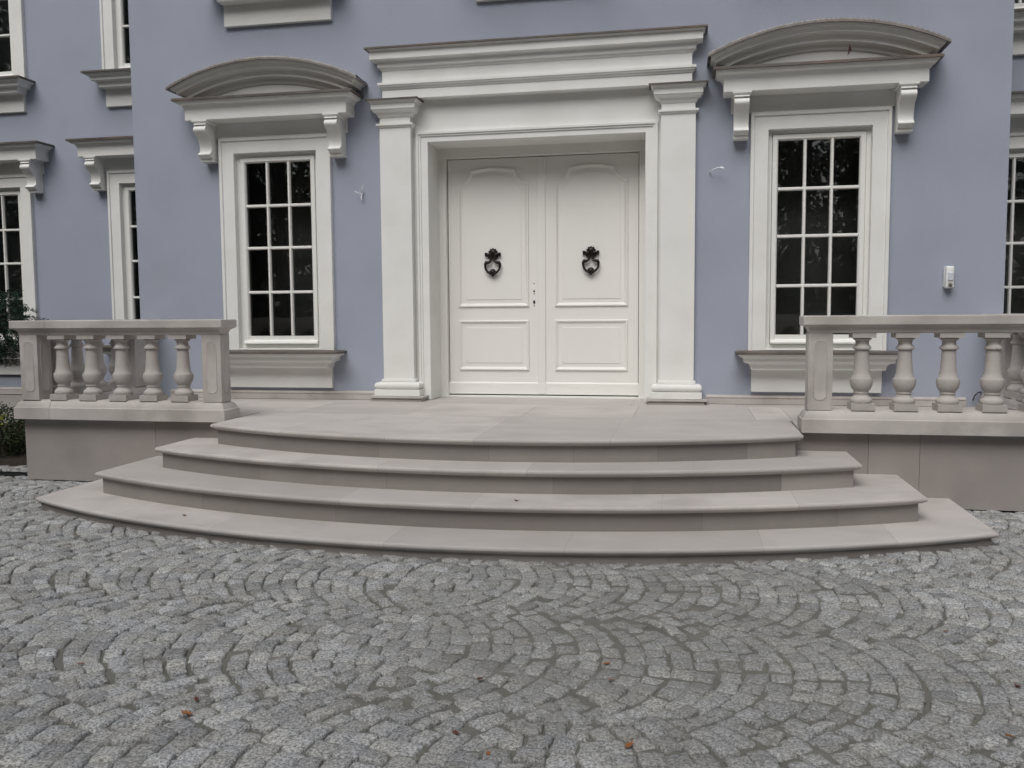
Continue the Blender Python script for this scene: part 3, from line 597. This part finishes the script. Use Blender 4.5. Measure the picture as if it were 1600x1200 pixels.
for s_ in (-1, 1):
    lab = 'pale sandstone balustrade standing left of the steps, beside the dark evergreens' if s_ < 0 else 'pale sandstone balustrade standing right of the steps, below the wall motion sensor'
    bal = empty('balustrade', lab, 'balustrade', (s_*3.3, -1.765, Z0), 'stone balustrades flanking the steps')
    xo = 4.375; xi = 2.338; jx = 4.02 if s_ < 0 else 3.92
    cap = [(0, Z0), (0, Z0+0.100), (0.004, Z0+0.105), (0.010, Z0+0.106)] + [(0.010+0.040*t, Z0+0.106+0.052*math.sin(math.pi/2*t)**0.8) for t in [i/8 for i in range(1, 9)]] + [(0.052, Z0+0.161), (0.058, ZC1)]
    rail = [(0.058, ZR0), (0.052, ZR0+0.004)] + [(0.050-0.038*(1-math.cos(math.pi/2*i/6)), ZR0+0.008+0.046*math.sin(math.pi/2*i/6)) for i in range(7)] + [(0.008, ZR1-0.004), (0.0, ZR1), (0.0, ZR2-0.006), (0.006, ZR2)]
    for nm, pr, y0 in (('base_rail', cap, -1.893), ('handrail', rail, -1.900)):
        mb = MB(); d = 0.266
        # corner piece (L) and the straight piece, butted
        P = [(jx, y0), (xo, y0), (xo, -0.003), (xo-d, -0.003), (xo-d, y0+d), (jx, y0+d)]
        P = [(s_*x, y) for x, y in P]; P = P if s_ > 0 else P[::-1]
        def sweep(P, flat, tone):
            # flat: set of edge indices that must stay unmoulded (butt joints)
            n = len(P); V = [Vector(p) for p in P]; Ls = []
            for o, z in pr:
                ln = []
                for i in range(n):
                    a = (V[i]-V[i-1]).normalized(); b = (V[(i+1) % n]-V[i]).normalized()
                    na = Vector((-a.y, a.x)); nb = Vector((-b.y, b.x)); oa = 0 if (i-1) % n in flat else o; ob = 0 if i in flat else o
                    # intersection of the two offset lines (perpendicular edges)
                    q = V[i] + na*oa + nb*ob
                    ln.append((q.x, q.y, z))
                Ls.append(ln)
            mb.loops(Ls, tone=tone)
        def flat_edges(P, test): return {i for i in range(len(P)) if test(P[i], P[(i+1) % len(P)])}
        sweep(P, flat_edges(P, lambda p, q: (abs(p[0]-s_*jx) < 1e-6 and abs(q[0]-s_*jx) < 1e-6) or (p[1] > -0.01 and q[1] > -0.01)), 0.45)
        Q = rectp(*sorted((s_*xi, s_*(jx-0.0025))), y0, y0+d)
        sweep(Q, flat_edges(Q, lambda p, q: abs(abs(p[0])-(jx-0.0025)) < 1e-6 and abs(abs(q[0])-(jx-0.0025)) < 1e-6), 0.62)
        mb.build(nm, M_STONE2, bal, sharp=28, bevel=0.0015)
    # piers with sunk notched panels
    def pier(cx, cy, hw, hd):
        mb = MB(); z0, z1 = ZC1-0.002, ZR0+0.002
        mb.box(cx-hw, cx+hw, cy-hd, cy+hd, z0, z1, 0.5)
        for ax in range(4):
            ww = hw if ax % 2 == 0 else hd; n_ = 0.020; e = 0.038
            a0, a1, b0, b1 = -ww+e, ww-e, z0+0.075, z1-0.055
            P = [(a0+n_, b0), (a1-n_, b0)] + [(a1-n_*math.cos(t), b0+n_*math.sin(t)) for t in (0.5, 1.1)] + [(a1, b0+n_), (a1, b1-n_)] + [(a1-n_*math.cos(t), b1-n_*math.sin(t)) for t in (1.1, 0.5)] + [(a1-n_, b1), (a0+n_, b1)] + \
                [(a0+n_*math.cos(t), b1-n_*math.sin(t)) for t in (0.5, 1.1)] + [(a0, b1-n_), (a0, b0+n_)] + [(a0+n_*math.cos(t), b0+n_*math.sin(t)) for t in (1.1, 0.5)]
            def fn(x, z, w_, ax=ax):
                if ax == 0: return (cx+x, cy-hd-w_, z)
                if ax == 1: return (cx+hw+w_, cy+x, z)
                if ax == 2: return (cx-x, cy+hd+w_, z)
                return (cx-hw-w_, cy-x, z)
            mb.poly_prof(P, [(0, -0.002), (0, 0.0022), (0.003, 0.0045), (0.007, 0.0022), (0.010, 0.0006)], fn, cap0=False, tone=0.5)
        mb.build('pier', M_STONE2, bal, bevel=0.002)
    cy = -1.766
    pier(s_*2.470, cy, 0.0875, 0.078); pier(s_*4.228, cy, 0.0875, 0.0875); pier(s_*4.235, -0.30, 0.0875, 0.11)
    spots = [(s_*x, cy) for x in ((2.780, 3.075, 3.370, 3.665, 3.955) if s_ < 0 else (2.775, 3.075, 3.376, 3.676, 3.965))] + [(s_*4.235, y) for y in (-1.50, -1.20, -0.90, -0.60)]
    for (x, y) in spots:
        if BAL is None:
            bmb = baluster_mesh(); BAL = bmb.build('baluster', M_STONE2, None, org=(0, 0, 0), sharp=30)
            o = BAL
        else:
            o = BAL.copy(); COL.objects.link(o)
        o.parent = bal; o.location = (x-s_*3.3, y+1.765, ZC1-Z0-0.001)

# ================================================================ SMALL THINGS ON THE WALL
sn = empty('motion_sensor', 'white wall-mounted motion sensor with pale lens above the right balustrade', 'motion sensor', (3.815, 0, 1.755))
mb = MB(); mb.poly_prof([(-0.022+3.800, 1.675), (0.022+3.800, 1.675), (0.022+3.800, 1.852), (-0.022+3.800, 1.852)], [(0, 0.002), (0, -0.030), (0.004, -0.034)], lambda x, z, w_: (x, w_, z)); mb.build('wall_mount', M_PLASTIC, sn, bevel=0.002)
mb = MB(); P = [(3.815+0.034*math.cos(t), 0) for t in (0,)]
def rr(hw, hh, r, cx, cz, n=5):
    out = []
    for (sx_, sz_, a0) in ((1, -1, -90), (1, 1, 0), (-1, 1, 90), (-1, -1, 180)):
        for i in range(n+1):
            a = R(a0+90*i/n); out.append((cx+sx_*(hw-r)+r*math.cos(a), cz+sz_*(hh-r)+r*math.sin(a)))
    return out
fnS = lambda x, z, w_: (x, w_, z)
mb.poly_prof(rr(0.036, 0.100, 0.014, 3.818, 1.760), [(0, -0.028), (0, -0.066), (0.004, -0.076), (0.012, -0.082)], fnS); mb.build('sensor_housing', M_PLASTIC, sn, sharp=50)
mb = MB(); mb.poly_prof(rr(0.024, 0.040, 0.005, 3.820, 1.766), [(0, -0.080), (0.002, -0.087), (0.006, -0.090)], fnS); mb.build('lens', M_LENS, sn)
mb = MB(); mb.lathe([(0, 0.094), (0.014, 0.090), (0.018, 0.082), (0.018, 0.07)], 14, (3.820, 0, 1.690), 'y'); mb.build('detector_eye', M_LENSD, sn)

def cable(name, label, runs, m, org):
    mb = MB()
    for pts, r in runs: mb.tube([tuple(p) for p in pts], r, 7)
    o = mb.build(name, m, None, org=org, sharp=60); tag(o, label, 'cable', 'loose lamp cables on the wall' if m is M_WIRE else None); return o
cable('cable_stub', 'white frayed cable ends sticking out of the wall left of the door', [
    ([(-1.765, 0.01, 2.705), (-1.765, -0.035, 2.708), (-1.758, -0.055, 2.735), (-1.748, -0.05, 2.77)], [0.006, 0.006, 0.005, 0.003]),
    ([(-1.765, 0.0, 2.703), (-1.785, -0.04, 2.690), (-1.815, -0.06, 2.700), (-1.835, -0.06, 2.712)], [0.005, 0.004, 0.006, 0.003]),
    ([(-1.766, 0.0, 2.700), (-1.768, -0.035, 2.680), (-1.771, -0.045, 2.645), (-1.768, -0.045, 2.625)], [0.005, 0.004, 0.006, 0.004])], M_WIRE, (-1.765, 0, 2.70))
cable('cable_stub', 'white cable with taped tip sticking out of the wall right of the door', [
    ([(1.690, 0.01, 2.775), (1.695, -0.04, 2.780), (1.72, -0.07, 2.795), (1.755, -0.09, 2.806), (1.775, -0.09, 2.808)], [0.006, 0.005, 0.005, 0.005, 0.004]),
    ([(1.775, -0.09, 2.808), (1.795, -0.095, 2.806), (1.820, -0.10, 2.796)], [0.004, 0.011, 0.009])], M_WIRE, (1.69, 0, 2.775))
cable('outdoor_cable', 'thin black cable curling out of the wall foot behind the right balustrade', [
    ([(4.135, 0.01, 0.715), (4.12, -0.03, 0.72), (4.09, -0.04, 0.712), (4.065, -0.04, 0.685), (4.05, -0.04, 0.64)], 0.006)], M_BLACK, (4.13, 0, 0.71))
mb = MB(); mb.add([(2.872, -0.335, 3.800), (2.868, -0.33, 3.765), (2.896, -0.325, 3.745), (2.880, -0.34, 3.728), (2.858, -0.33, 3.700), (2.862, -0.325, 3.735)], [(0,1,2), (1,5,2), (5,3,2), (5,4,3)])
mb.add([(x, y+0.006, z) for x, y, z in mb.v], [(2,1,0), (2,5,1), (2,3,5), (3,4,5)])
o = mb.build('metal_hook', mat('rusty_brown', (0.05, 0.022, 0.018), 0.7), None, org=(2.87, -0.33, 3.75), smooth=False); tag(o, 'small rusty brown hook hanging in the right curved pediment', 'hook')

# ================================================================ GROUND
def in_steps(x, y, pad=0.0):
    hx, ye, yc = ST[0][0]-0.05, ST[0][1]+0.052, ST[0][2]+0.052
    if abs(x) < hx-pad and y > -1.85: return True
    if abs(x) < hx-pad and y > arc_y(x, ST[0][0], ST[0][1], ST[0][2])+0.052+pad: return True
    return abs(x) < 4.335-pad and y > -1.80+pad
BED_Y = -1.18
def gz(x, y):      # gentle unevenness of the whole surface
    return 0.009*(noise.noise(Vector((x*0.7, y*0.7, 3.1))))-0.009
def fill(x, y):    # how high the sand stands in the joints
    d = math.exp(-(((x-1.35)/1.5)**2+((y+4.75)/1.35)**2))
    return -0.0155 + 0.0115*d + 0.0035*noise.noise(Vector((x*2.1, y*2.1, 9.0)))
mb = MB(); x0, x1, y0, y1, st = -7.0, 7.0, -8.6, -0.9, 0.07
nx, ny = int((x1-x0)/st), int((y1-y0)/st)
vs = []
for j in range(ny+1):
    for i in range(nx+1):
        x, y = x0+i*st, y0+j*st; e = min(i, nx-i, j, ny-j)
        vs.append((x, y, -0.04 if e == 0 else gz(x, y)+fill(x, y)+0.002*noise.noise(Vector((x*17, y*17, 1)))))
fs = [(j*(nx+1)+i, j*(nx+1)+i+1, (j+1)*(nx+1)+i+1, (j+1)*(nx+1)+i) for j in range(ny) for i in range(nx)]
mb.add(vs, fs); kind(mb.build('joint_sand', M_SAND, fix=False, sharp=180))
mb = MB(); mb.add([(-150, -150, -0.045), (150, -150, -0.045), (150, 150, -0.045), (-150, 150, -0.045)], [(0,1,2,3)])
kind(mb.build('ground', M_SAND, smooth=False, fix=False))

# granite setts laid in segmental arcs: real stones, one paving
mb = MB(); rs = random.Random(11)
def sett(c, ax, ay, hw, hh, tone, big=True):
    """c centre, ax/ay unit axes, half sizes; irregular domed stone"""
    if in_steps(c[0], c[1], 0.03) : return
    cor = []
    for sx_, sy_ in ((-1,-1), (1,-1), (1,1), (-1,1)):
        cor.append((sx_*hw*(1+rs.uniform(-.15, .11)), sy_*hh*(1+rs.uniform(-.15, .11))))
    P = []
    per = 3 if big else 2
    for i in range(4):
        a, b = cor[i], cor[(i+1) % 4]
        for k in range(per):
            t = k/per if k else 0.07
            x = a[0]+(b[0]-a[0])*t; y = a[1]+(b[1]-a[1])*t
            if k: x += rs.uniform(-.1, .1)*hw; y += rs.uniform(-.1, .1)*hh
            P.append((x, y))
        P.append((a[0]+(b[0]-a[0])*0.93, a[1]+(b[1]-a[1])*0.93))
    tx, ty = rs.gauss(0, 0.06), rs.gauss(0, 0.06)+0.012; zc_ = gz(*c)+rs.gauss(0, 0.0034); n = len(P)
    def W(x, y, z): return (c[0]+ax[0]*x+ay[0]*y, c[1]+ax[1]*x+ay[1]*y, zc_+z+tx*x+ty*y)
    L0 = [W(x*0.98, y*0.98, -0.035) for x, y in P]
    L1 = [W(x, y, -0.010+rs.uniform(-.0015, .0015)) for x, y in P]
    L2 = [W(x*0.90, y*0.90, 0.0006+rs.uniform(-.0016, .0016)) for x, y in P]
    L3 = [W(x*0.52, y*0.52, 0.0025+rs.uniform(-.002, .002)) for x, y in P]
    mb.loops([L0, L1, L2, L3], cap0=False, cap1=True, tone=tone)
BW = 1.03; RA = 0.655; HA = math.asin(BW/2/RA); DX = 0.098
def put(x, y, ang, hw, hh):
    if not (-6.9 < x < 6.9 and -8.5 < y): return
    if y > BED_Y and x < -4.3: return
    if x < -4.3 and -1.62 < y < -1.44: return
    if y > -1.0: return
    t = rs.gauss(0.5, 0.25)
    if rs.random() < 0.02: t += 0.8
    a = (math.cos(ang), math.sin(ang)); b = (-a[1], a[0])
    sett((x, y), a, b, hw, hh, t, y < -2.6)
for nb_ in range(-3, 5):
    yc_ = -4.08-BW*nb_
    XS = rs.uniform(-0.75, 0.65)
    for side in (-1, 1):
        off = 0.0
        for k in range(0, 88):
            xa = (0.64+XS-off-k*DX) if side < 0 else (1.20+XS+off+k*DX)   # apex of this arc
            if abs(xa) > 7.4: continue
            ns = 11 + (rs.random() < 0.5)*1; ph = rs.uniform(-.3, .3); jy = rs.gauss(0, .012)
            for m in range(ns):
                th = -HA + 2*HA*(m+0.5+ph)/ns + rs.gauss(0, 0.016); cx_ = xa + side*(-RA) # centre of arc on the concave side
                px_ = cx_ + side*RA*math.cos(th); py_ = yc_ + RA*math.sin(th) + jy
                hh_ = RA*HA/ns*0.97*rs.uniform(0.94, 1.05); hw_ = DX*math.cos(th)*0.5*0.985*rs.uniform(0.92, 1.06)
                put(px_+rs.gauss(0, .005), py_+rs.gauss(0, .004), side*th+rs.gauss(0, .05), hw_, hh_)
    # lens between the two families of arcs
    for m in range(10):
        yy = -BW/2 + BW*(m+0.5)/10; ct = math.sqrt(1-(yy/RA)**2)
        xl, xr_ = 0.64+XS+RA-RA*ct+DX*0.42, 1.20+XS-RA+RA*ct-DX*0.42
        n_ = max(1, round((xr_-xl)/0.100))
        if xr_-xl < 0.05: continue
        for i in range(n_):
            wd = (xr_-xl)/n_; put(xl+wd*(i+0.5), yc_+yy+rs.gauss(0, .003), rs.gauss(0, .16), wd*0.49, BW/10*0.50)
kind(mb.build('cobblestone_paving', M_GRANITE, fix=False, sharp=70))

# slotted drain and planting bed at the left end of the terrace
mb = MB(); yA, yB_ = -1.605, -1.470
mb.box(-9.5, -4.345, yA, yA+0.012, -0.05, -0.001); mb.box(-9.5, -4.345, yB_-0.012, yB_, -0.05, -0.001); mb.box(-9.5, -4.345, yA+0.012, yB_-0.012, -0.05, -0.02)
x = -9.45
while x < -4.36:
    mb.box(x, x+0.008, yA+0.012, yB_-0.012, -0.02, -0.003); x += 0.024
mb.box(-9.5, -4.345, yA+0.058, yA+0.068, -0.02, -0.0035)
o = mb.build('drain_channel', M_GRATE, smooth=False, org=(-6.9, -1.54, 0)); tag(o, 'dark steel slotted drain channel let into the setts left of the terrace', 'drain')
mb = MB(); n = 40; vs = []; fs = []
for j in range(26):
    for i in range(n+1):
        x = -10.4 + (10.4-4.34)*i/n; y = BED_Y + 0.03 + (YW-BED_Y-0.05)*j/25
        z = 0.02 + 0.05*min(1, j/3)*(0.6+noise.noise(Vector((x*2.5, y*2.5, 5)))) if j else -0.02
        vs.append((x, y, z))
for j in range(25):
    for i in range(n): a = j*(n+1)+i; fs.append((a, a+1, a+n+2, a+n+1))
mb.add(vs, fs); kind(mb.build('planting_bed', M_SOIL, fix=False))

# ================================================================ PLANTS
def leaf_cluster(mb, c, r, n, ln, wd, rg, squash=(1, 1, 1), up=0.0):
    for _ in range(n):
        d = Vector((rg.gauss(0, 1), rg.gauss(0, 1), rg.gauss(0, 1))).normalized()
        p = Vector(c)+Vector((d.x*squash[0], d.y*squash[1], d.z*squash[2]))*r*rg.uniform(0.35, 1.0)
        a = (d + Vector((rg.gauss(0, .5), rg.gauss(0, .5), rg.gauss(0, .5)+up))).normalized(); b = a.orthogonal().normalized()
        b = Matrix.Rotation(rg.uniform(0, 6.28), 3, a) @ b
        l_ = ln*rg.uniform(.6, 1.3); w_ = wd*rg.uniform(.7, 1.2)
        mb.add([p, p+a*l_*.5+b*w_, p+a*l_, p+a*l_*.5-b*w_], [(0, 1, 2, 3)], min(1, max(0, rg.gauss(.42, .25))))
# clipped-looking yew with drooping shoots at the left edge
rg = random.Random(3)
yx, yy_ = -5.80, -0.50
yew = empty('yew_tree', 'small dark green evergreen with shaggy crown at the left picture edge', 'evergreen tree', (yx, yy_, 0.03))
mb = MB(); mb.tube([(yx, yy_, 0), (yx+.02, yy_, .5), (yx-.02, yy_+.02, 1.0), (yx, yy_, 1.55)], [.05, .042, .035, .015], 9)
for i in range(16):
    a = rg.uniform(0, 6.28); z = rg.uniform(1.0, 1.5); r = rg.uniform(.15, .32)
    mb.tube([(yx, yy_, z), (yx+r*.5*math.cos(a), yy_+r*.5*math.sin(a), z+.05), (yx+r*math.cos(a), yy_+r*math.sin(a), z+.08)], [.014, .009, .004], 6)
mb.build('trunk', M_BARK, yew)
mb = MB()
for i in range(620):
    d = Vector((rg.gauss(0, 1), rg.gauss(0, 1), rg.gauss(0, 1))).normalized(); rr_ = rg.uniform(.25, 1.0)**.55
    c = Vector((yx, yy_, 1.36)) + Vector((d.x*.40, d.y*.40, d.z*.36))*rr_*(1+.25*noise.noise(d*2.2))
    tip = (d + Vector((0, 0, -.25)) + Vector((rg.gauss(0, .35), rg.gauss(0, .35), rg.gauss(0, .35)))).normalized()
    L_ = rg.uniform(.08, .17); b = tip.orthogonal().normalized()
    tn = min(1, max(0, rg.gauss(.4, .25)))
    for k in range(30):      # flat needles round a shoot
        t = k/29; p = c+tip*L_*t; q = Matrix.Rotation(rg.uniform(0, 6.28), 3, tip) @ b
        dr = (q+tip*.7).normalized(); sd_ = dr.cross(q.cross(tip)).normalized()*.0045 if k % 2 else q.cross(tip)*.0045
        nl = .040*(1-.4*t)
        mb.add([p, p+dr*nl*.5+sd_, p+dr*nl, p+dr*nl*.5-sd_], [(0, 1, 2, 3)], min(1, max(0, tn+rg.gauss(0, .12))))
mb.build('crown', M_YEW, yew, smooth=False, fix=False)
# low shrubs along the wing
BUSH = [(-4.93, -0.42, .46, .62, 'dense dark green low shrub right against the terrace end wall'), (-5.42, -0.78, .34, .50, 'dark low shrub with a few yellowish shoots under the evergreen'),
        (-5.30, 0.45, .50, .66, 'dark leafy shrub behind the front bushes, close to the wing wall'), (-6.5, -0.2, .55, .6, 'broad dark shrub further left in the planting bed')]
for bi, (bx, by, br, bh, lab) in enumerate(BUSH):
    rg = random.Random(20+bi)
    t = empty('shrub', lab, 'shrub', (bx, by, 0.04), 'shrubs in the planting bed')
    mb = MB()
    for i in range(14):
        a = rg.uniform(0, 6.28); r = br*rg.uniform(.3, .8)
        mb.tube([(bx, by, .02), (bx+r*.4*math.cos(a), by+r*.4*math.sin(a), bh*.4), (bx+r*math.cos(a), by+r*math.sin(a), bh*.8)], [.012, .008, .003], 5)
    mb.build('stems', M_BARK, t)
    mb = MB()
    for i in range(150):
        d = Vector((rg.gauss(0, 1), rg.gauss(0, 1), rg.gauss(0, 1))).normalized(); k = rg.uniform(.4, 1)**.5*(1+.25*noise.noise(d*2.5+Vector((bi, 0, 0))))
        c = (bx+d.x*br*k, by+d.y*br*k, bh*.55+d.z*bh*.5*k)
        if c[2] < .05: continue
        leaf_cluster(mb, c, .055, 26, .030, .008, rg, up=.3)
    if bi == 1: 
        n0 = len(mb.f)
    mb.build('foliage', M_SHRUB, t, smooth=False, fix=False)
mY = leafmat('yellow_shoots', (0.16, 0.17, 0.03), (0.30, 0.30, 0.05)); mb = MB(); rg = random.Random(5)
for i in range(7): leaf_cluster(mb, (-5.36+rg.uniform(-.12, .12), -1.02+rg.uniform(-.05, .05), .40+rg.uniform(-.03, .05)), .035, 14, .028, .008, rg)
o = mb.build('shoots', mY, bpy.data.objects['shrub.001'], smooth=False, fix=False)

# fallen leaves
LV = [(-0.297, -5.915, 0, .050, 'orange curled fallen leaf on the setts near the bottom left', 0), (-0.327, -5.797, 0, .036, 'small brick-red fallen leaf just beyond the orange leaf at lower left', 1),
      (-0.998, -5.56, 0, .034, 'small pinkish brown leaf lying farthest left on the setts', 2), (0.712, -5.872, 0, .034, 'dark red leaf in a joint near the bottom centre', 1),
      (0.858, -6.0, 0, .026, 'tiny orange leaf at the bottom edge below the dark red leaf', 0), (0.690, -5.40, 0, .034, 'flat reddish brown leaf in the middle of the paving', 1),
      (1.316, -5.867, 0, .046, 'largest brown and orange curled leaf at the bottom right of centre', 0), (1.178, -5.16, 0, .036, 'narrow bright orange leaf right of the picture centre on the setts', 0),
      (2.669, -4.512, 0, .032, 'salmon coloured leaf on the setts at the right', 2), (2.596, -5.566, 0, .032, 'ochre fallen leaf near the lower right corner', 3),
      (2.772, -5.113, 0, .038, 'dark crimson leaf at the right edge of the paving', 1), (1.21, -5.322, 0, .030, 'pale pink leaf just below the narrow orange leaf', 2),
      (-1.912, -3.25, .0794, .040, 'small brown leaf lying on the left part of the lowest step', 3), (2.225, -2.02, .4128, .046, 'rusty leaf against the riser at the right end of the third step', 0),
      (0.418, -3.181, .2461, .034, 'dark brown leaf scrap on the middle of the second step', 1)]
LM = [mat('leaf_orange', (0.30, 0.12, 0.035), 0.6, noise_amt=.3, nscale=40), mat('leaf_red', (0.13, 0.045, 0.03), 0.6, noise_amt=.3, nscale=40), mat('leaf_pink', (0.26, 0.17, 0.13), 0.7, noise_amt=.2, nscale=40), mat('leaf_brown', (0.22, 0.11, 0.04), 0.7, noise_amt=.3, nscale=40)]
rg = random.Random(4)
for (x, y, z, s_, lab, mi) in LV:
    mb = MB(); a = rg.uniform(0, 6.28); ca, sa = math.cos(a), math.sin(a); s_ *= 0.85; z0_ = z+0.002+(gz(x, y)+0.004 if z == 0 else 0)
    out = [(0, -.62, .2), (.13, -.42, .05), (.30, -.12, .22), (.24, .12, .15), (.34, .28, .35), (.12, .36, .15), (0, .60, .45), (-.12, .36, .12), (-.33, .26, .3), (-.22, .1, .1), (-.28, -.14, .25), (-.12, -.42, .05)]
    top = [(x+(u*ca-v*sa)*s_, y+(u*sa+v*ca)*s_, z0_+h*s_*.75) for u, v, h in out]
    c = (x, y, z0_+0.03*s_); n = len(top)
    mb.add(top+[c], [(i, (i+1) % n, n) for i in range(n)]); mb.add([(p[0], p[1], p[2]-.0012) for p in top]+[(c[0], c[1], c[2]-.0012)], [((i+1) % n, i, n) for i in range(n)])
    tp = Vector(top[0]); mb.tube([tp, tp+Vector((-sa*-.3*s_, ca*-.3*s_, .1*s_))], [.0012, .0008], 5)
    o = mb.build('fallen_leaf', LM[mi], None, org=(x, y, z0_), smooth=False, fix=False); tag(o, lab, 'leaf', 'fallen autumn leaves')

# ================================================================ WOOD BEHIND THE CAMERA (seen in the window panes)
rg = random.Random(9); mb = MB()
for i in range(86):
    a_ = R(-78+156*(i+rg.uniform(-.4, .4))/85); d_ = rg.uniform(15, 26)
    x = 1.0+d_*1.25*math.sin(a_); y = -2.5-d_*math.cos(a_)*1.0; h = rg.uniform(12, 17)*(0.65+d_/70); r = rg.uniform(.14, .30)
    if y > -4: continue
    mb.tube([(x, y, -.05), (x+rg.uniform(-.3, .3), y, h*.5), (x+rg.uniform(-.6, .6), y, h)], [r, r*.7, .04], 7, 0.05)
    for k in range(7):      # oversized leaf quads added inside the crown to block sky gaps
        z = h*(0.02+.80*rg.random()); rr_ = (h-z)*.10+.5
        leaf_cluster(mb, (x+rg.gauss(0, rr_), y+rg.gauss(0, rr_*.6), z), .5, 3, 1.3, .42, rg)
    for k in range(100):
        z = h*(0.03+.95*rg.random()**.9); rr_ = (h-z)*.20+.8; a = rg.uniform(0, 6.28); q = rg.random()**.5
        leaf_cluster(mb, (x+rr_*q*math.cos(a), y+rr_*q*math.sin(a), z), .9, 32, .25, .075, rg, (1, 1, .5), -.3)
kind(mb.build('woodland', M_WOOD, smooth=False, fix=False), 'stuff')
